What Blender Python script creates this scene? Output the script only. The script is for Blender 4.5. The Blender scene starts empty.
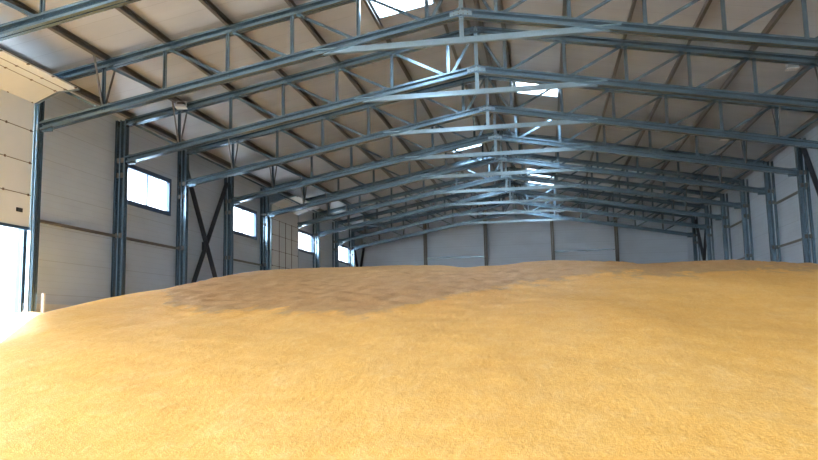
import bpy, math, random
from mathutils import Vector, Matrix, noise

random.seed(4)
S = bpy.context.scene
COL = S.collection

# ------------------------------------------------------------------ view
S.view_settings.view_transform = 'Standard'
S.view_settings.look = 'None'
S.view_settings.gamma = 1.0
S.view_settings.use_curve_mapping = False
S.view_settings.exposure = 3.12
S.cycles.use_denoising = True
S.cycles.max_bounces = 10
S.cycles.diffuse_bounces = 6
S.cycles.sample_clamp_indirect = 6.0

# ------------------------------------------------------------------ hall measures (metres)
BAY = 5.0
Y0 = 16.0                    # truss nearest to the camera that the photo shows
HALF = 13.40                 # inner face of the columns
WALL = 13.86                 # inner face of the wall panels
ZB = 7.425                   # bottom chord at the column
ZR = 9.908                   # bottom chord at the apex
SL = (ZR - ZB) / HALF
DEP = 1.45                   # chord to chord
ZROOF = ZR + DEP + 0.37      # underside of roof sheet at the ridge
YF, YB = -14.0, 66.0          # front / back of the hall
NODES = [13.3, 11.25, 9.2, 7.15, 5.1, 3.05, 1.0]
def ty(k): return Y0 + BAY * k - (0.8 if k == 0 else 0.0)
def zb(x): return ZR - SL * abs(x)
def zt(x): return ZR + DEP - SL * abs(x)
def zroof(x): return ZROOF - SL * abs(x)

# ------------------------------------------------------------------ materials
def new_mat(name):
    m = bpy.data.materials.new(name); m.use_nodes = True
    nt = m.node_tree; nt.nodes.clear()
    out = nt.nodes.new('ShaderNodeOutputMaterial')
    b = nt.nodes.new('ShaderNodeBsdfPrincipled')
    nt.links.new(b.outputs[0], out.inputs[0])
    return m, nt, b, out
def N(nt, t, **kw):
    n = nt.nodes.new(t)
    for k, v in kw.items():
        if k in n.inputs.keys() if hasattr(n.inputs, 'keys') else False: n.inputs[k].default_value = v
        else: setattr(n, k, v)
    return n
def setin(n, **kw):
    for k, v in kw.items(): n.inputs[k.replace('_', ' ')].default_value = v
    return n
def ramp(nt, fac, stops):
    r = nt.nodes.new('ShaderNodeValToRGB')
    e = r.color_ramp.elements
    e[0].position, e[0].color = stops[0][0], (*stops[0][1], 1)
    e[1].position, e[1].color = stops[-1][0], (*stops[-1][1], 1)
    for p, c in stops[1:-1]:
        q = e.new(p); q.color = (*c, 1)
    nt.links.new(fac, r.inputs[0]); return r
def mix(nt, fac, a, b, mode='MIX'):
    m = nt.nodes.new('ShaderNodeMix'); m.data_type = 'RGBA'; m.blend_type = mode
    for sock, v in ((m.inputs[0], fac), (m.inputs[6], a), (m.inputs[7], b)):
        if hasattr(v, 'is_output'): nt.links.new(v, sock)
        elif isinstance(v, (int, float)): sock.default_value = v
        else: sock.default_value = (*v, 1)
    return m.outputs[2]
def math_(nt, op, a, b=None, clamp=False):
    m = nt.nodes.new('ShaderNodeMath'); m.operation = op; m.use_clamp = clamp
    for i, v in enumerate((a, b)):
        if v is None: continue
        if hasattr(v, 'is_output'): nt.links.new(v, m.inputs[i])
        else: m.inputs[i].default_value = v
    return m.outputs[0]
def geo_pos(nt): return nt.nodes.new('ShaderNodeNewGeometry').outputs['Position']
def noise_tex(nt, vec, scale, detail=3.0, rough=0.55, dist=0.0):
    n = nt.nodes.new('ShaderNodeTexNoise')
    n.inputs['Scale'].default_value = scale; n.inputs['Detail'].default_value = detail
    n.inputs['Roughness'].default_value = rough; n.inputs['Distortion'].default_value = dist
    nt.links.new(vec, n.inputs['Vector']); return n.outputs['Fac']
def scaled(nt, vec, s):
    m = nt.nodes.new('ShaderNodeMapping'); m.inputs['Scale'].default_value = s
    nt.links.new(vec, m.inputs['Vector']); return m.outputs[0]
def bump(nt, b, h, strength, dist):
    n = nt.nodes.new('ShaderNodeBump'); n.inputs['Strength'].default_value = strength
    n.inputs['Distance'].default_value = dist
    nt.links.new(h, n.inputs['Height']); nt.links.new(n.outputs[0], b.inputs['Normal'])

def steel(name, c, metal, rough, var=0.18):
    m, nt, b, o = new_mat(name)
    p = geo_pos(nt)
    f = noise_tex(nt, p, 5.0, 4.0)
    d = tuple(v * (1 - var) for v in c); l = tuple(min(1, v * (1 + var)) for v in c)
    r = ramp(nt, f, [(0.3, d), (0.7, l)])
    nt.links.new(r.outputs[0], b.inputs['Base Color'])
    b.inputs['Metallic'].default_value = metal
    b.inputs['Roughness'].default_value = rough
    return m
M = {}
M['galv'] = steel('galvanised_steel', (0.19, 0.265, 0.32), 0.85, 0.27, 0.06)
M['galv_light'] = steel('bright_galvanised_steel', (0.34, 0.43, 0.48), 0.8, 0.30, 0.06)
M['purlin'] = steel('purlin_steel', (0.15, 0.135, 0.12), 0.2, 0.5, 0.08)
M['dark'] = steel('dark_painted_steel', (0.022, 0.024, 0.032), 0.0, 0.55)
M['frame'] = steel('blue_grey_window_frame', (0.035, 0.075, 0.15), 0.0, 0.4)
M['black'] = steel('black_plastic', (0.012, 0.012, 0.014), 0.0, 0.45)
M['lampbody'] = steel('grey_lamp_housing', (0.42, 0.43, 0.43), 0.3, 0.45)
M['white'] = steel('white_paint', (0.82, 0.80, 0.76), 0.0, 0.5, 0.05)
M['hinge'] = steel('hinge_steel', (0.16, 0.12, 0.09), 0.4, 0.5)

def panel_wall(name, c, joint, axis=2):
    m, nt, b, o = new_mat(name)
    p = geo_pos(nt)
    sep = nt.nodes.new('ShaderNodeSeparateXYZ'); nt.links.new(p, sep.inputs[0])
    z = sep.outputs[axis]
    fr = math_(nt, 'FRACT', math_(nt, 'DIVIDE', z, joint))
    line = math_(nt, 'LESS_THAN', fr, 0.022)
    fr2 = math_(nt, 'FRACT', math_(nt, 'DIVIDE', z, joint / 5.0))
    micro = math_(nt, 'LESS_THAN', fr2, 0.09)
    f = noise_tex(nt, scaled(nt, p, (1, 1, 2.5)), 0.5, 5.0)
    base = ramp(nt, f, [(0.3, tuple(v * 0.9 for v in c)), (0.7, c)]).outputs[0]
    base = mix(nt, math_(nt, 'MULTIPLY', micro, 0.14), base, tuple(v * 0.4 for v in c))
    base = mix(nt, math_(nt, 'MULTIPLY', line, 0.22), base, tuple(v * 0.25 for v in c))
    nt.links.new(base, b.inputs['Base Color'])
    b.inputs['Roughness'].default_value = 0.5
    h = math_(nt, 'SUBTRACT', 1.0, math_(nt, 'MAXIMUM', line, math_(nt, 'MULTIPLY', micro, 0.3)))
    bump(nt, b, h, 0.5, 0.01)
    return m
M['wall'] = panel_wall('grey_white_sandwich_panel', (0.57, 0.64, 0.73), 1.10)
M['door'] = None

def roof_mat():
    m, nt, b, o = new_mat('roof_liner_sheet')
    p = geo_pos(nt)
    sep = nt.nodes.new('ShaderNodeSeparateXYZ'); nt.links.new(p, sep.inputs[0])
    fr = math_(nt, 'FRACT', math_(nt, 'DIVIDE', sep.outputs[1], 1.0))
    line = math_(nt, 'LESS_THAN', fr, 0.02)
    f = noise_tex(nt, scaled(nt, p, (0.6, 1.4, 1)), 0.7, 4.0)
    c = (0.58, 0.59, 0.61)
    base = ramp(nt, f, [(0.3, tuple(v * 0.86 for v in c)), (0.72, c)]).outputs[0]
    base = mix(nt, math_(nt, 'MULTIPLY', line, 0.35), base, (0.2, 0.19, 0.18))
    nt.links.new(base, b.inputs['Base Color'])
    b.inputs['Roughness'].default_value = 0.42
    b.inputs['Metallic'].default_value = 0.15
    return m
M['roof'] = roof_mat()

def door_mat():
    m, nt, b, o = new_mat('cream_door_section')
    p = geo_pos(nt)
    f = noise_tex(nt, p, 0.9, 4.0)
    r = ramp(nt, f, [(0.3, (0.68, 0.71, 0.73)), (0.7, (0.75, 0.77, 0.78))])
    nt.links.new(r.outputs[0], b.inputs['Base Color'])
    b.inputs['Roughness'].default_value = 0.45
    return m
M['door'] = door_mat()

def concrete(name, c):
    m, nt, b, o = new_mat(name)
    p = geo_pos(nt)
    f = noise_tex(nt, p, 2.0, 8.0, 0.65)
    r = ramp(nt, f, [(0.3, tuple(v * 0.8 for v in c)), (0.75, c)])
    nt.links.new(r.outputs[0], b.inputs['Base Color'])
    b.inputs['Roughness'].default_value = 0.85
    bump(nt, b, f, 0.3, 0.01)
    return m
M['concrete'] = concrete('pale_concrete', (0.80, 0.78, 0.73))
M['floor'] = concrete('floor_concrete', (0.40, 0.39, 0.37))
M['yard'] = concrete('yard_concrete', (0.55, 0.54, 0.52))

def glass_mat():
    m, nt, b, o = new_mat('window_glass')
    nt.nodes.remove(b)
    g = nt.nodes.new('ShaderNodeBsdfGlossy'); g.inputs['Roughness'].default_value = 0.03
    t = nt.nodes.new('ShaderNodeBsdfTransparent'); t.inputs[0].default_value = (0.93, 0.96, 1.0, 1)
    mx = nt.nodes.new('ShaderNodeMixShader'); mx.inputs[0].default_value = 0.06
    nt.links.new(t.outputs[0], mx.inputs[1]); nt.links.new(g.outputs[0], mx.inputs[2])
    nt.links.new(mx.outputs[0], o.inputs[0]); return m
M['glass'] = glass_mat()
def skylight_mat():
    m, nt, b, o = new_mat('translucent_polycarbonate')
    nt.nodes.remove(b)
    d = nt.nodes.new('ShaderNodeBsdfTranslucent'); d.inputs[0].default_value = (0.85, 0.9, 0.95, 1)
    t = nt.nodes.new('ShaderNodeBsdfTransparent'); t.inputs[0].default_value = (0.85, 0.9, 0.95, 1)
    mx = nt.nodes.new('ShaderNodeMixShader'); mx.inputs[0].default_value = 0.8
    nt.links.new(d.outputs[0], mx.inputs[1]); nt.links.new(t.outputs[0], mx.inputs[2])
    nt.links.new(mx.outputs[0], o.inputs[0]); return m
M['skylight'] = skylight_mat()

def grain_mat():
    m, nt, b, o = new_mat('maize_grain')
    p = geo_pos(nt)
    sep = nt.nodes.new('ShaderNodeSeparateXYZ'); nt.links.new(p, sep.inputs[0])
    # kernels, clumps and large drifts of colour
    v = nt.nodes.new('ShaderNodeTexVoronoi'); v.inputs['Scale'].default_value = 75.0
    nt.links.new(p, v.inputs['Vector'])
    kern = nt.nodes.new('ShaderNodeSeparateColor'); nt.links.new(v.outputs['Color'], kern.inputs[0])
    big = noise_tex(nt, scaled(nt, p, (1.2, 0.42, 1.0)), 0.5, 6.0, 0.62, 0.8)
    mid = noise_tex(nt, scaled(nt, p, (1.0, 0.42, 1.0)), 2.6, 6.0, 0.68, 0.4)
    clump = noise_tex(nt, scaled(nt, p, (1.0, 0.5, 1.0)), 8.0, 5.0, 0.7, 0.5)
    fine = noise_tex(nt, p, 22.0, 4.0, 0.7)
    base = ramp(nt, big, [(0.34, (0.80, 0.40, 0.06)), (0.50, (0.83, 0.49, 0.13)), (0.62, (0.87, 0.63, 0.33))]).outputs[0]
    base = mix(nt, 0.55, base, ramp(nt, mid, [(0.36, (0.78, 0.40, 0.07)), (0.52, (0.83, 0.49, 0.13)), (0.66, (0.88, 0.60, 0.28))]).outputs[0])
    base = mix(nt, 0.45, base, ramp(nt, clump, [(0.36, (0.72, 0.33, 0.04)), (0.52, (0.83, 0.49, 0.13)), (0.66, (0.90, 0.66, 0.36))]).outputs[0])
    base = mix(nt, 0.25, base, ramp(nt, fine, [(0.35, (0.72, 0.38, 0.06)), (0.65, (0.90, 0.62, 0.27))]).outputs[0])
    base = mix(nt, 0.30, base, ramp(nt, kern.outputs[0], [(0.0, (0.60, 0.30, 0.05)), (0.5, (0.83, 0.49, 0.13)), (1.0, (0.95, 0.72, 0.36))]).outputs[0])
    # older dusty crust lying over the crest, ragged front edge; plus shade painted by the left door
    at = nt.nodes.new('ShaderNodeAttribute'); at.attribute_name = 'crust_and_shade'
    crust_and_shade = math_(nt, 'ADD', at.outputs['Fac'], math_(nt, 'ADD', math_(nt, 'MULTIPLY', math_(nt, 'SUBTRACT', mid, 0.5), 1.2), math_(nt, 'MULTIPLY', math_(nt, 'SUBTRACT', big, 0.5), 1.3)))
    crust_and_shade = ramp(nt, crust_and_shade, [(0.38, (0, 0, 0)), (0.62, (1, 1, 1))]).outputs[0]
    dust_and_shade = ramp(nt, mid, [(0.3, (0.41, 0.22, 0.095)), (0.55, (0.52, 0.30, 0.155)), (0.72, (0.62, 0.42, 0.26))]).outputs[0]
    dust_and_shade = mix(nt, 0.3, dust_and_shade, ramp(nt, fine, [(0.35, (0.28, 0.17, 0.08)), (0.65, (0.62, 0.46, 0.28))]).outputs[0])
    col = mix(nt, math_(nt, 'MULTIPLY', crust_and_shade, 0.85), base, dust_and_shade)
    col = mix(nt, 1.0, col, (1.06, 0.98, 0.83), 'MULTIPLY')
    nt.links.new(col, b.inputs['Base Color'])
    b.inputs['Roughness'].default_value = 0.62
    b.inputs['Specular IOR Level'].default_value = 0.35
    h = math_(nt, 'ADD', math_(nt, 'MULTIPLY', v.outputs['Distance'], 0.35), math_(nt, 'ADD', fine, math_(nt, 'ADD', math_(nt, 'MULTIPLY', mid, 1.6), math_(nt, 'MULTIPLY', clump, 1.6))))
    bump(nt, b, h, 0.28, 0.03)
    return m
M['grain'] = grain_mat()

# ------------------------------------------------------------------ mesh helper
class MB:
    def __init__(s): s.v = []; s.f = []
    def poly(s, pts):
        n = len(s.v); s.v += [tuple(p) for p in pts]; s.f.append(tuple(range(n, n + len(pts))))
    def box(s, a, b):
        x0, x1 = sorted((a[0], b[0])); y0, y1 = sorted((a[1], b[1])); z0, z1 = sorted((a[2], b[2]))
        n = len(s.v)
        s.v += [(x0,y0,z0),(x1,y0,z0),(x1,y1,z0),(x0,y1,z0),(x0,y0,z1),(x1,y0,z1),(x1,y1,z1),(x0,y1,z1)]
        s.f += [tuple(n + i for i in q) for q in ((0,3,2,1),(4,5,6,7),(0,1,5,4),(1,2,6,5),(2,3,7,6),(3,0,4,7))]
        return s
    def bar(s, p0, p1, prof, up=(0, 0, 1)):
        """extrude the closed outlines of prof (side, up) from p0 to p1"""
        p0, p1 = Vector(p0), Vector(p1)
        d = (p1 - p0).normalized(); up = Vector(up)
        side = d.cross(up)
        if side.length < 1e-4: side = d.cross(Vector((0, 1, 0)))
        side.normalize(); u = side.cross(d)
        for poly in prof:
            n = len(s.v); k = len(poly)
            for q in (p0, p1):
                s.v += [tuple(q + side * a + u * b) for a, b in poly]
            for i in range(k):
                j = (i + 1) % k
                s.f.append((n + i, n + j, n + k + j, n + k + i))
            s.f.append(tuple(n + i for i in reversed(range(k))))
            s.f.append(tuple(n + k + i for i in range(k)))
        return s
    def rod(s, p0, p1, r, seg=10):
        return s.bar(p0, p1, [[(r * math.cos(2*math.pi*i/seg), r * math.sin(2*math.pi*i/seg)) for i in range(seg)]])
    def build(s, name, mat, parent=None):
        me = bpy.data.meshes.new(name); me.from_pydata(s.v, [], s.f); me.validate(); me.update()
        me.materials.append(mat)
        import bmesh
        bm = bmesh.new(); bm.from_mesh(me); bmesh.ops.recalc_face_normals(bm, faces=bm.faces); bm.to_mesh(me); bm.free()
        o = bpy.data.objects.new(name, me); COL.objects.link(o)
        if parent: o.parent = parent
        return o

def rect(w, h): return [[(-w/2, -h/2), (w/2, -h/2), (w/2, h/2), (-w/2, h/2)]]
def cee(h, b, l=0.03, t=0.012, x0=0.0, sg=1):
    q = [(x0,-h/2),(x0+b,-h/2),(x0+b,-h/2+l),(x0+b-t,-h/2+l),(x0+b-t,-h/2+t),(x0+t,-h/2+t),
         (x0+t,h/2-t),(x0+b-t,h/2-t),(x0+b-t,h/2-l),(x0+b,h/2-l),(x0+b,h/2),(x0,h/2)]
    return [(sg * a, c) for a, c in q]
def double_cee(h, b, gap=0.03, l=0.03, t=0.012):
    return [cee(h, b, l, t, gap/2, 1), cee(h, b, l, t, gap/2, -1)[::-1]]

def tag(o, label, cat, group=None, kind=None):
    o['label'] = label; o['category'] = cat
    if group: o['group'] = group
    if kind: o['kind'] = kind
    return o
def thing(name, loc, label, cat, group=None, kind=None):
    o = bpy.data.objects.new(name, None); COL.objects.link(o); o.location = loc
    o.empty_display_size = 0.2
    return tag(o, label, cat, group, kind)
def struct(o, label=None, cat=None):
    o['kind'] = 'structure'
    if label: o['label'] = label
    if cat: o['category'] = cat
    return o
def dup(root, loc, label, group=None):
    r = root.copy(); COL.objects.link(r); r.location = loc; r['label'] = label
    if group: r['group'] = group
    for ch in list(root.children):
        c = ch.copy(); COL.objects.link(c); c.parent = r
        for g in list(ch.children):
            d = g.copy(); COL.objects.link(d); d.parent = c
    return r

# ------------------------------------------------------------------ shell
def wall_x(name, side, holes, y0, y1, z0, z1, mat, t=0.12):
    ys = sorted({y0, y1, *[h[0] for h in holes], *[h[1] for h in holes]})
    zs = sorted({z0, z1, *[h[2] for h in holes], *[h[3] for h in holes]})
    m = MB()
    xa, xb = side * WALL, side * (WALL + t)
    solid = lambda i, j: 0 <= i < len(ys)-1 and 0 <= j < len(zs)-1 and not any(
        h[0] <= (ys[i]+ys[i+1])/2 <= h[1] and h[2] <= (zs[j]+zs[j+1])/2 <= h[3] for h in holes)
    for i in range(len(ys)-1):
        for j in range(len(zs)-1):
            if not solid(i, j): continue
            a, b, c, d = ys[i], ys[i+1], zs[j], zs[j+1]
            for x in (xa, xb): m.poly([(x,a,c),(x,b,c),(x,b,d),(x,a,d)])
            if not solid(i-1, j): m.poly([(xa,a,c),(xb,a,c),(xb,a,d),(xa,a,d)])
            if not solid(i+1, j): m.poly([(xa,b,c),(xb,b,c),(xb,b,d),(xa,b,d)])
            if not solid(i, j-1): m.poly([(xa,a,c),(xb,a,c),(xb,b,c),(xa,b,c)])
            if not solid(i, j+1): m.poly([(xa,a,d),(xb,a,d),(xb,b,d),(xa,b,d)])
    return struct(m.build(name, mat))
ZEAVE = zroof(WALL)
WIN = [(26.6, 30.3, 5.93, 7.48), (36.6, 40.35, 5.95, 7.50), (46.6, 50.95, 6.03, 7.40), (57.0, 61.0, 6.05, 7.45)]
DOOR = (16.35, 20.95, 0.0, 8.05)
DOORB = (41.5, 46.1, 0.0, 7.35)
DOORS = [(a, a + 4.6, 0.0, 6.5) for a in (-4.0, 1.2)]      # open bays beside and behind the camera
wall_x('wall_left', -1, WIN + [DOOR] + DOORS, YF, YB, 0, ZEAVE, M['wall'])
wall_x('wall_right', 1, [], YF, YB, 0, ZEAVE, M['wall'])
def gable(name, y, t, hole=None):
    m = MB()
    W = WALL + 0.12
    if hole is None:
        o = [(-W, 0), (W, 0), (W, zroof(W)), (0, ZROOF), (-W, zroof(W))]
        for yy in (y, y + t): m.poly([(x, yy, z) for x, z in o])
        for i in range(5):
            a, b = o[i], o[(i+1) % 5]
            m.poly([(a[0], y, a[1]), (b[0], y, b[1]), (b[0], y+t, b[1]), (a[0], y+t, a[1])])
    else:
        x0, x1, h = hole
        m.box((-W, y, 0), (x0, y+t, h)); m.box((x1, y, 0), (W, y+t, h))
        o = [(-W, h), (W, h), (W, zroof(W)), (0, ZROOF), (-W, zroof(W))]
        for yy in (y, y + t): m.poly([(x, yy, z) for x, z in o])
    return struct(m.build(name, M['wall']))
gable('wall_back', YB, 0.12)
GATE = (-12.8, 1.5, 7.6)
gable('wall_front', YF - 0.12, 0.12, GATE)

m = MB(); m.box((-WALL - 0.1, YF - 0.1, -0.2), (WALL + 0.1, YB + 0.1, 0.0)); struct(m.build('floor', M['floor']))
m = MB(); m.poly([(-140, -140, -0.22), (140, -140, -0.22), (140, 200, -0.22), (-140, 200, -0.22)])
struct(m.build('yard_ground', M['yard']))
# unseen block added across the yard to cut daylight at the open door
m = MB(); m.box((-34, 11, -0.22), (-23, 64, 6.2)); struct(m.build('daylight_blocker', M['yard']))

# roof sheets with holes for the skylights
SKY = [(-1, 21.8, 23.7), (1, 31.9, 34.2), (-1, 41.9, 44.1), (1, 51.8, 54.0), (1, 55.9, 57.6)]
XA, XB = 1.15, 3.0
def roof_slope(name, side):
    xs = [0.0, XA, XB, WALL + 0.12]
    cuts = [(a, b) for s, a, b in SKY if s == side]
    ys = sorted({YF - 0.12, YB + 0.12, *[c for q in cuts for c in q]})
    m = MB()
    hole = lambda i, j: i == 1 and any(a - 1e-6 <= ys[j] and ys[j+1] <= b + 1e-6 for a, b in cuts)
    for i in range(3):
        for j in range(len(ys)-1):
            if hole(i, j): continue
            a, b = side * xs[i], side * xs[i+1]
            for dz in (0, 0.12):
                m.poly([(a, ys[j], zroof(a)+dz), (b, ys[j], zroof(b)+dz), (b, ys[j+1], zroof(b)+dz), (a, ys[j+1], zroof(a)+dz)])
    return struct(m.build(name, M['roof']))
roof_slope('ceiling_left', -1)
roof_slope('ceiling_right', 1)
sky_lab = ['large white skylight in left roof slope at top edge of picture',
           'white skylight in right roof slope beside the ridge, nearer one on that side',
           'narrow white skylight in left roof slope, far behind the large one',
           'small white skylight in right roof slope, second one along that side',
           'tiny far skylight in right roof slope closest to the back wall']
for (s, a, b), lab in zip(SKY, sky_lab):
    t = thing('skylight', (s * (XA + XB) / 2, (a + b) / 2, zroof((XA + XB) / 2)), lab, 'skylight', 'skylights in the roof')
    c = Vector(t.location)
    pt = lambda x, y, dz: Vector((s * x, y, zroof(x) + dz)) - c
    m = MB()
    for dz in (0.05, 0.065):
        m.poly([pt(XA, a, dz), pt(XB, a, dz), pt(XB, b, dz), pt(XA, b, dz)])
    m.build('glazing_sheet', M['skylight'], t)
    m = MB()
    for p, q in ((( XA, a), (XB, a)), ((XB, a), (XB, b)), ((XB, b), (XA, b)), ((XA, b), (XA, a))):
        m.bar(pt(*p, 0.02), pt(*q, 0.02), rect(0.06, 0.1))
    m.bar(pt((XA+XB)/2, a, 0.02), pt((XA+XB)/2, b, 0.02), rect(0.035, 0.05))
    m.build('frame', M['galv_light'], t)

# concrete plinths
m = MB(); m.box((-WALL - 0.02, 20.95, 0), (-WALL + 0.1, YB, 1.9)); struct(m.build('baseboard_left', M['concrete']))
m = MB(); m.box((WALL - 0.1, YF, 0), (WALL + 0.02, YB, 1.86)); struct(m.build('baseboard_right', M['concrete']))

# ------------------------------------------------------------------ windows
for i, (a, b, c, d) in enumerate(WIN):
    t = bpy.data.objects.new('window_%d' % (i + 1), None); COL.objects.link(t)
    t.location = (-WALL, (a + b) / 2, c)
    tag(t, ['nearest white window in left wall, biggest of the row',
            'second window along left wall, just past the black cross brace',
            'third window along left wall, just past the far cream door',
            'last small window along left wall, nearest the back wall'][i], 'window', 'windows in the left wall', 'structure')
    w, h = b - a, d - c
    m = MB(); f = 0.14
    for y0, y1, z0, z1 in ((-w/2-0.04, w/2+0.04, -0.04, f), (-w/2-0.04, w/2+0.04, h-f, h+0.04), (-w/2-0.04, -w/2+f, f, h-f), (w/2-f, w/2+0.04, f, h-f)):
        m.box((-0.1, y0, z0), (0.05, y1, z1))
    m.build('window_frame', M['frame'], t)
    m = MB(); m.box((-0.07, -0.03, f), (0.0, 0.03, h-f)); m.build('mullion', M['frame'], t)
    for s in (-1, 1):
        m = MB(); y0, y1 = sorted((s * 0.03, s * (w/2 - f)))
        m.box((-0.045, y0, f), (-0.035, y1, h-f)); m.build('pane', M['glass'], t)

# ------------------------------------------------------------------ sectional doors
def sectional(name, xd, y0, y1, zs, fold, label, stiles, group=None):
    """zs: heights of the section joints of the hanging part; fold: (x inward, z) points of the sections running in under the roof"""
    t = bpy.data.objects.new(name, None); COL.objects.link(t)
    t.location = (xd, (y0 + y1) / 2, zs[0])
    tag(t, label, 'door', group, 'structure')
    c = Vector(t.location); w = y1 - y0
    path = [(0.0, z - c.z) for z in zs] + [(x, z - c.z) for x, z in fold]
    hinge_y = [-w/2 + 0.12 + (w - 0.24) * k / 4 for k in range(5)]
    for k in range(len(path) - 1):
        (xa, za), (xb, zb_) = path[k], path[k+1]
        d = Vector((xb - xa, 0, zb_ - za)); L = d.length; d.normalize()
        p0 = Vector((xa, 0, za)) + d * 0.003; p1 = Vector((xb, 0, zb_)) - d * 0.003
        m = MB(); m.bar(p0, p1, rect(w, 0.05), up=Vector((d.z, 0, -d.x)))
        sec = m.build('door_section', M['door'], t)
        nrm = Vector((d.z, 0, -d.x))
        m = MB()
        for ya in hinge_y:
            q = Vector((xb, ya, zb_)) + nrm * 0.03
            m.bar(q - d * 0.035, q + d * 0.035, rect(0.06, 0.03), up=nrm)
        m.build('hinge', M['hinge'], sec)
        if k:
            m = MB(); m.bar((xa + 0.028 * nrm.x, -w/2, za + 0.028 * nrm.z), (xa + 0.028 * nrm.x, w/2, za + 0.028 * nrm.z), rect(0.022, 0.008), up=nrm)
            m.build('seam', M['hinge'], sec)
        if stiles and zb_ + c.z < 7.3:
            m = MB()
            for ya in hinge_y[1:-1]:
                m.bar(p0 + Vector((0, ya, 0)) + nrm * 0.028, p1 + Vector((0, ya, 0)) + nrm * 0.028, rect(0.08, 0.012), up=nrm)
            m.build('stile', M['hinge'], sec)
    # tracks
    for s in (-1, 1):
        m = MB()
        yy = s * (w / 2 + 0.07)
        pts = [(0.02, -c.z)] + [(0.02, z) for x, z in path[:1]] + path[1:]
        for k in range(len(pts) - 1):
            m.bar((pts[k][0], yy, pts[k][1]), (pts[k+1][0], yy, pts[k+1][1]), rect(0.07, 0.09), up=(0, 1, 0))
        m.build('track', M['galv_light'], t)
    return t
d1 = sectional('door_1', -13.5, 16.1, 20.75, [4.2, 5.2, 6.2, 7.22, 8.15],
               [(0.79, 8.48), (1.15, 8.50), (1.51, 8.52)],
               'tall cream sectional door, half raised over the bright opening at left edge', False, 'cream sectional doors')
m = MB(); m.box((0.025, 1.7, 0.42), (0.06, 1.95, 0.54)); m.build('handle', M['black'], d1)
m = MB(); m.box((-0.06, -2.3, -0.09), (0.06, 2.3, 0.0)); m.build('bottom_seal', M['frame'], d1)
d2 = sectional('door_2', -13.3, 41.3, 46.0, [0.05, 0.95, 1.85, 2.75, 3.65, 4.55, 5.45, 6.35, 7.25, 8.1],
               [(0.8, 8.38), (1.5, 8.5)],
               'far cream sectional door with dark grid lines beside the second window', True, 'cream sectional doors')
# dark jambs round the near opening
m = MB()
m.box((-WALL - 0.14, 16.2, 0), (-WALL + 0.04, 16.38, 8.1)); m.box((-WALL - 0.14, 20.92, 0), (-WALL + 0.04, 21.1, 8.1))
struct(m.build('trim_1', M['frame']))

# ------------------------------------------------------------------ trusses
def make_truss(label, y):
    t = thing('roof_truss', (0, y, ZB), label, 'truss', 'roof trusses across the hall')
    chord = double_cee(0.25, 0.12, 0.04, 0.06)
    P = lambda x, z, dy=0: (x, dy, z - ZB)
    for s in (-1, 1):
        MB().bar(P(s*13.4, zt(13.4)), P(0, zt(0)), chord).build('top_chord', M['galv'], t)
        MB().bar(P(s*13.36, zb(13.36)), P(0, zb(0)), chord).build('bottom_chord', M['galv'], t)
        for i, x in enumerate(NODES):
            if i > 0:
                MB().bar(P(s*x, zb(x)), P(s*x, zt(x)), [cee(0.11, 0.06)], up=(s, 0, 0)).build('web_post', M['galv'], t)
            if i < len(NODES) - 1:
                x2 = NODES[i+1]
                MB().bar(P(s*(x-0.12), zt(x)-0.06), P(s*(x2+0.1), zb(x2)+0.06), [cee(0.085, 0.05)], up=(0, 0, 1)).build('web_diagonal', M['galv'], t)
        MB().bar(P(s*0.06, zt(0)-0.1), P(s*0.95, zb(0.95)), [cee(0.08, 0.05)]).build('web_diagonal', M['galv'], t)
        # struts up to the purlins, along the hall
        for x in (11.25,):
            for q in (-1, 1):
                MB().bar(P(s*x, zb(x)+0.1, q*0.06), P(s*x, zt(x)+0.2, q*0.62), rect(0.045, 0.045), up=(1, 0, 0)).build('purlin_strut', M['purlin'], t)
        # haunch plate at the column
        m = MB(); m.box(P(s*13.38, zb(13.4)-0.16, -0.03), P(s*13.0, zb(13.0)+0.14, 0.03)); m.build('end_plate', M['galv'], t)
    MB().bar(P(0, zt(0)+0.1), P(0, 9.1), double_cee(0.12, 0.05, 0.03), up=(1, 0, 0)).build('king_post', M['galv_light'], t)
    MB().bar(P(-4.45, 9.1), P(4.45, 9.1), double_cee(0.17, 0.06, 0.03)).build('tie_beam', M['galv_light'], t)
    m = MB()
    for dy in (-0.125, 0.125):
        a = [(-0.32, zb(0.32)-0.08), (0.32, zb(0.32)-0.08), (0.32, zb(0.32)+0.1), (0, zb(0)+0.16), (-0.32, zb(0.32)+0.1)]
        for e in (-0.006, 0.006): m.poly([P(x, z, dy+e) for x, z in a])
        for i in range(5):
            p, q = a[i], a[(i+1) % 5]
            m.poly([P(*p, dy-0.006), P(*q, dy-0.006), P(*q, dy+0.006), P(*p, dy+0.006)])
    g = m.build('apex_plate', M['galv_light'], t)
    for x in (-0.2, -0.07, 0.07, 0.2):
        for dz in (-0.04, 0.06):
            MB().rod(P(x, zb(x)+dz, -0.15), P(x, zb(x)+dz, -0.12), 0.018, 6).build('bolt', M['hinge'], g)
    return t
tl = ['grey steel roof truss crossing the top left corner, nearest of all trusses',
      'grey steel roof truss resting on the column beside the tall cream door',
      'grey steel roof truss resting on the column just before the nearest window',
      'grey steel roof truss resting on the column between nearest window and cross brace',
      'grey steel roof truss resting on the column between cross brace and second window',
      'grey steel roof truss resting on the column between second window and far door',
      'grey steel roof truss resting on the column between far door and third window',
      'grey steel roof truss resting on the column just past the third window',
      'far grey steel roof truss resting on the column just before the last window',
      'farthest grey steel roof truss, last before the back wall']
truss = make_truss(tl[0], ty(0))
for k in range(1, 10): dup(truss, (0, ty(k), ZB), tl[k])

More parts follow.
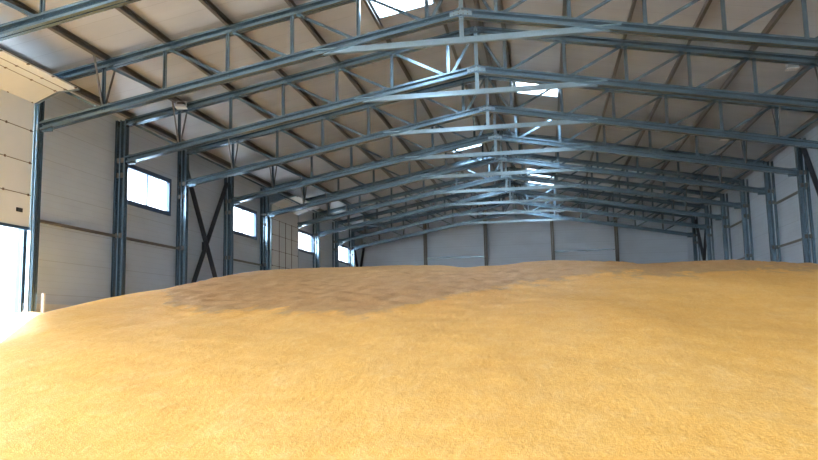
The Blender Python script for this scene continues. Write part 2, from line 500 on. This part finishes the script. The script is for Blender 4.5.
# ------------------------------------------------------------------ columns
def make_column(label, x, y, side):
    t = thing('steel_column', (x, y, 0), label, 'column', 'steel columns along the side walls', 'thing')
    top = zt(HALF) + 0.1
    q = side
    MB().bar((-q*0.10, 0, 0), (-q*0.10, 0, top), double_cee(0.24, 0.11, 0.03, 0.05), up=(side, 0, 0)).build('shaft', M['galv'], t)
    MB().bar((q*0.185, 0, 0), (q*0.185, 0, top), double_cee(0.07, 0.10, 0.03, 0.02), up=(side, 0, 0)).build('outer_flange', M['galv'], t)
    for z in (1.6, 4.55, 6.85, zb(HALF)):
        m = MB(); m.box((-q*0.20, -0.05, z - 0.09), (q*0.2, 0.05, z + 0.09)); m.build('batten_plate', M['purlin'], t)
    m = MB(); m.box((-0.24, -0.2, 0), (0.24, 0.2, 0.02)); m.build('base_plate', M['galv'], t)
    return t
CX = HALF + 0.21
left = {1: 'grey steel left wall column beside the tall cream door',
        2: 'grey steel left wall column touching the near side of nearest window',
        3: 'grey steel left wall column between nearest window and black cross brace',
        4: 'grey steel left wall column between black cross brace and second window',
        5: 'grey steel left wall column between second window and far cream door',
        6: 'grey steel left wall column between far cream door and third window',
        7: 'grey steel left wall column just past the third window',
        8: 'grey steel left wall column just before the last window',
        9: 'farthest grey steel left wall column, past the last window'}
right = {4: 'grey steel right wall column beside black cross brace, first from right picture edge',
         5: 'grey steel right wall column, second from right picture edge',
         6: 'grey steel right wall column, third from right picture edge',
         7: 'grey steel right wall column, fourth from right picture edge',
         8: 'grey steel right wall column, fifth from right, before the far cross brace',
         9: 'grey steel right wall column, farthest, beyond the far cross brace'}
for side, dic in ((-1, left), (1, right)):
    proto = None
    for k, lab in dic.items():
        loc = (side * CX, ty(k), 0)
        if proto is None: proto = make_column(lab, loc[0], loc[1], side)
        else: dup(proto, loc, lab)
el = ['dark back wall column, leftmost of the four', 'dark back wall column, second from left',
      'dark back wall column, third from left', 'dark back wall column, rightmost of the four']
proto = None
for x, lab in zip((-8.15, -2.85, 2.85, 8.15), el):
    o = MB().bar((0, 0, 0), (0, 0, zroof(x) - 0.25), double_cee(0.34, 0.13, 0.02, 0.05), up=(0, 1, 0)).build('back_wall_column', M['purlin'])
    o.location = (x, YB - 0.3, 0)
    tag(o, lab, 'column', 'columns on the back wall', 'thing')

# ------------------------------------------------------------------ purlins (run the length of the hall)
ordw = ['first', 'second', 'third', 'fourth', 'fifth', 'sixth', 'seventh', 'eighth']
for s, nm in ((-1, 'left'), (1, 'right')):
    for i, x in enumerate(NODES + [0.22]):
        x_ = min(x, 13.3)
        zc = zt(x_) + 0.125 + 0.12
        lab = 'long brown steel purlin under %s roof slope, %s up from the eave' % (nm, ordw[i])
        if i == 7: lab = 'long brown steel purlin at the ridge, on the %s slope side' % nm
        if i == 0: lab = 'long brown steel purlin along the %s eave, lowest on that slope' % nm
        o = MB().bar((0, YF, 0), (0, YB, 0), [cee(0.24, 0.10, 0.03, 0.01, -0.05, 1)], up=(s * SL, 0, 1)).build('roof_purlin', M['purlin'])
        o.location = (s * x_, 0, zc)
        tag(o, lab, 'purlin', 'purlins under the roof')

# ------------------------------------------------------------------ girts on the walls
def girt(y0, y1, z, side, lab):
    o = MB().bar((0, y0, 0), (0, y1, 0), [cee(0.13, 0.08, 0.03, 0.01)], up=(side, 0, 0)).build('wall_girt', M['purlin'])
    o.location = (side * (WALL - 0.075), 0, z)
    tag(o, lab, 'girt', 'rails on the side walls', 'thing')
girt(21.1, 25.88, 4.5, -1, 'horizontal grey wall rail between tall cream door column and window column')
girt(26.12, 30.88, 4.5, -1, 'horizontal grey wall rail below the nearest window')
girt(36.12, 40.88, 4.5, -1, 'horizontal grey wall rail below the second window')
for k, bay in ((4, 'nearer'), (6, 'farther')):
    for z, h in ((4.6, 'lower'), (6.8, 'upper')):
        girt(ty(k) + 0.12, ty(k+1) - 0.12, z, 1, 'horizontal grey right wall rail, %s one in the %s railed bay' % (h, bay))
for x0, x1, z, lab in ((-8.0, -3.0, 6.75, 'thin back wall rail between leftmost two columns'),
                       (3.0, 8.0, 6.95, 'thin back wall rail between rightmost two columns')):
    o = MB().bar((x0, 0, 0), (x1, 0, 0), [cee(0.12, 0.08, 0.03, 0.01)], up=(0, 1, 0)).build('wall_girt', M['galv'])
    o.location = (0, YB - 0.06, z)
    tag(o, lab, 'girt', 'rails on the back wall', 'thing')

# ------------------------------------------------------------------ cross braces
def cross(side, k, z0, z1, lab):
    y0, y1 = ty(k) + 0.15, ty(k + 1) - 0.15
    t = thing('cross_brace', (side * (WALL - 0.2), (y0 + y1) / 2, z0), lab, 'brace', 'cross braces on the side walls')
    w, h = (y1 - y0) / 2, z1 - z0
    MB().bar((0, -w, 0), (0, w, h), rect(0.06, 0.21), up=(1, 0, 0)).build('brace_bar', M['dark'], t)
    MB().bar((side * -0.065, w, 0), (side * -0.065, -w, h), rect(0.06, 0.21), up=(1, 0, 0)).build('brace_bar', M['dark'], t)
    m = MB(); m.box((-0.1, -0.2, h/2 - 0.2), (0.035, 0.2, h/2 + 0.2)); m.build('gusset_plate', M['dark'], t)
cross(-1, 3, 1.4, 8.35, 'black steel cross brace on left wall between nearest and second windows')
cross(1, 3, 1.4, 8.6, 'black steel cross brace on right wall at right picture edge')
cross(1, 8, 1.4, 8.6, 'dark cross brace on right wall in far corner by back wall')
cross(-1, 9, 1.4, 8.4, 'dark cross brace on left wall in far corner by back wall')

# ------------------------------------------------------------------ lamps
def lamp(loc, rz, lab, proto=None):
    if proto: 
        o = dup(proto, loc, lab); o.rotation_euler = (0, 0, rz); return o
    t = thing('floodlight', loc, lab, 'lamp', 'floodlights under the roof'); t.rotation_euler = (0, 0, rz)
    m = MB()
    m.poly([(-0.2, -0.16, 0.0), (0.2, -0.16, 0.0), (0.2, 0.16, 0.0), (-0.2, 0.16, 0.0)])
    top = [(-0.13, -0.1, 0.1), (0.13, -0.1, 0.1), (0.13, 0.1, 0.1), (-0.13, 0.1, 0.1)]
    bot = [(-0.2, -0.16, 0.0), (0.2, -0.16, 0.0), (0.2, 0.16, 0.0), (-0.2, 0.16, 0.0)]
    m.poly(top)
    for i in range(4): m.poly([bot[i], bot[(i+1) % 4], top[(i+1) % 4], top[i]])
    m.build('housing', M['lampbody'], t)
    m = MB(); m.box((-0.19, -0.15, -0.025), (0.19, 0.15, 0.0)); m.build('lens', M['white'], t)
    m = MB()
    for s in (-1, 1): m.bar((s*0.18, 0, 0.04), (s*0.18, 0, 0.24), rect(0.04, 0.012))
    m.bar((-0.19, 0, 0.24), (0.19, 0, 0.24), rect(0.04, 0.012)); m.build('bracket', M['lampbody'], t)
    return t
L0 = lamp((-11.0, 25.6, 9.2), 0.2, 'small floodlight under left roof slope above the nearest window')
for loc, lab in (((0.0, 26.3, 11.3), 'floodlight hanging at the ridge, nearest one in the middle'),
                 ((10.47, 26.35, 9.22), 'white floodlight under right roof slope near right picture edge'),
                 ((0.0, 36.3, 11.3), 'small floodlight at the ridge, second one in the middle'),
                 ((10.49, 36.3, 9.2), 'small floodlight under right roof slope, farther one on that side'),
                 ((-11.1, 56.4, 9.1), 'tiny far floodlight under left roof slope near back corner')):
    lamp(loc, 0.0, lab, L0)

# ------------------------------------------------------------------ grain
def sm(a, b, x):
    t = max(0.0, min(1.0, (x - a) / (b - a))); return t * t * (3 - 2 * t)
CREST = [(-14, 2.75), (-11, 2.88), (-8.5, 3.12), (-6.5, 3.19), (-4.6, 3.14), (-2.9, 3.16), (-1.7, 3.08), (-0.44, 2.86), (0.5, 2.95), (1.6, 3.10), (2.4, 3.17), (3.4, 3.0), (5.0, 2.66), (6.4, 2.74), (7.7, 2.76), (8.6, 2.5), (10.6, 2.1), (14, 2.0)]
def crest(x):
    for (a, p), (b, q) in zip(CREST, CREST[1:]):
        if a <= x <= b:
            t = (x - a) / (b - a); t = t * t * (3 - 2 * t); return p + (q - p) * t
    return CREST[0][1] if x < 0 else CREST[-1][1]
def crust_shade_mask(x, y):
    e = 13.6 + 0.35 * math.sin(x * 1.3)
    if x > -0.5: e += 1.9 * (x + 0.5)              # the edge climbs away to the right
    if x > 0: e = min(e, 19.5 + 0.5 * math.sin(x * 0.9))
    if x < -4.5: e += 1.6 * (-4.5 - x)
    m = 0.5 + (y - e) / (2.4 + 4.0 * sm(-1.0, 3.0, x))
    if x < -11: m = max(m, sm(-11.4, -12.2, x) * sm(16.0, 17.5, y) * (1 - sm(20.8, 21.8, y)))  # shaded hollow by the left door, painted in as darker grain
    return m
def grain_z(x, y):
    face = 0.141 * (y - 4.2)
    c = crest(x)
    k = 0.28
    h = max(0.0, min(1.0, 0.5 + 0.5 * (c + 0.07 - face) / k))
    z = (c + 0.07) * (1 - h) + face * h - k * h * (1 - h)
    # grain runs lower along the left wall and out of the door
    z -= 0.95 * sm(-7.5, -13.2, x) * (1 - 0.55 * sm(21, 30, y)) * sm(6, 14, y)
    z -= 0.85 * sm(0.0, 2.0, -6.4 - 0.72 * (y - 12) - x) * sm(9, 13.5, y) * (1 - sm(18.5, 22.5, y))
    z += 0.50 * sm(-12.0, -13.5, x) * sm(18.0, 19.8, y) * (1 - sm(20.2, 21.5, y))
    n = noise.noise(Vector((x * 0.35, y * 0.22, 1.7))) * 0.10 * sm(4, 12, y)
    n += noise.noise(Vector((x * 1.1, y * 0.6, 7.3))) * 0.035 * sm(4, 12, y)
    cm = max(0.0, min(1.0, crust_shade_mask(x, y)))
    n += noise.noise(Vector((x * 2.6, y * 2.0, 3.1))) * (0.015 + 0.055 * cm)
    n += noise.noise(Vector((x * 6.0, y * 5.0, 9.1))) * (0.006 + 0.026 * cm)
    return max(0.004, z + n * (0.35 if y > 24 else 1.0))
xs = [-WALL + 0.02 + (2 * WALL - 0.04) * i / 200 for i in range(201)]
ys = []; y = 1.5
while y < YB - 0.02:
    ys.append(y); y += 0.10 + 0.004 * y if y < 30 else 0.5
ys.append(YB - 0.02)
V = []; F = []; CR = []
for y in ys:
    for x in xs:
        V.append((x, y, grain_z(x, y))); CR.append(max(0.0, min(1.0, crust_shade_mask(x, y))))
nx, ny = len(xs), len(ys)
for j in range(ny - 1):
    for i in range(nx - 1):
        a = j * nx + i; F.append((a, a + 1, a + nx + 1, a + nx))
# closed sides and underside so that the heap is a solid body
nb = len(V)
rim = [i for i in range(nx)] + [j * nx + nx - 1 for j in range(1, ny)] + [(ny-1) * nx + i for i in range(nx-2, -1, -1)] + [j * nx for j in range(ny-2, 0, -1)]
for r in rim: V.append((V[r][0], V[r][1], 0.001)); CR.append(0.0)
for i in range(len(rim)):
    j = (i + 1) % len(rim); F.append((rim[j], rim[i], nb + i, nb + j))
me = bpy.data.meshes.new('grain_heap'); me.from_pydata(V, [], F); me.update()
me.polygons.foreach_set('use_smooth', [True] * len(me.polygons))
at = me.attributes.new('crust_and_shade', 'FLOAT', 'POINT'); at.data.foreach_set('value', CR)
me.materials.append(M['grain'])
g = bpy.data.objects.new('grain_heap', me); COL.objects.link(g)
tag(g, 'huge golden heap of loose maize grain filling the hall floor', 'grain', None, 'stuff')

# marker stake by the door
m = MB(); m.bar((0, 0, 0), (0, 0, 1.35), rect(0.09, 0.09), up=(1, 0, 0)); 
o = m.build('marker_stake', M['white']); o.location = (-13.3, 21.3, 0.85); 
tag(o, 'short white wooden stake stuck in the grain beside the open door', 'stake')

# ------------------------------------------------------------------ daylight
W = bpy.data.worlds.new('sky'); S.world = W; W.use_nodes = True
nt = W.node_tree; nt.nodes.clear()
bg = nt.nodes.new('ShaderNodeBackground'); wo = nt.nodes.new('ShaderNodeOutputWorld')
tc = nt.nodes.new('ShaderNodeTexCoord'); sx = nt.nodes.new('ShaderNodeSeparateXYZ'); nt.links.new(tc.outputs['Generated'], sx.inputs[0])
up = math_(nt, 'MAXIMUM', sx.outputs[2], 0.0)
nt.links.new(math_(nt, 'ADD', 1.9, math_(nt, 'MULTIPLY', up, 3.8)), bg.inputs[1])     # overcast sky, brighter overhead
bg.inputs[0].default_value = (0.78, 0.90, 1.0, 1)
nt.links.new(bg.outputs[0], wo.inputs[0])
def portal(name, loc, rot, sx, sy):
    l = bpy.data.lights.new(name, 'AREA'); l.shape = 'RECTANGLE'; l.size = sx; l.size_y = sy
    l.cycles.is_portal = True
    o = bpy.data.objects.new(name, l); COL.objects.link(o); o.location = loc; o.rotation_euler = rot
hp = math.pi / 2
for a, b, c, d in DOORS + [(DOOR[0], DOOR[1], 1.0, 4.2)]:
    portal('bay_daylight', (-WALL - 0.15, (a + b) / 2, (c + d) / 2), (0, -hp, 0), d - c, b - a)
portal('gate_daylight', ((GATE[0]+GATE[1])/2, YF - 0.2, GATE[2]/2), (-hp, 0, math.pi), GATE[1]-GATE[0], GATE[2])

# ------------------------------------------------------------------ camera
cam = bpy.data.cameras.new('camera'); co = bpy.data.objects.new('camera', cam); COL.objects.link(co)
yaw, pitch, roll = 0.1755, 0.1244, -0.0197
fwd = Vector((-math.sin(yaw) * math.cos(pitch), math.cos(yaw) * math.cos(pitch), math.sin(pitch)))
r = Vector((math.cos(yaw), math.sin(yaw), 0)); u = r.cross(fwd)
r2 = r * math.cos(roll) + u * math.sin(roll); u2 = -r * math.sin(roll) + u * math.cos(roll)
mat = Matrix((r2, u2, -fwd)).transposed().to_4x4(); mat.translation = (2.0661, 0.0, 1.0)
co.matrix_world = mat
cam.sensor_width = 36.0; cam.lens = 759.4 * 36.0 / 818.0
cam.clip_start = 0.05; cam.clip_end = 500
S.camera = co
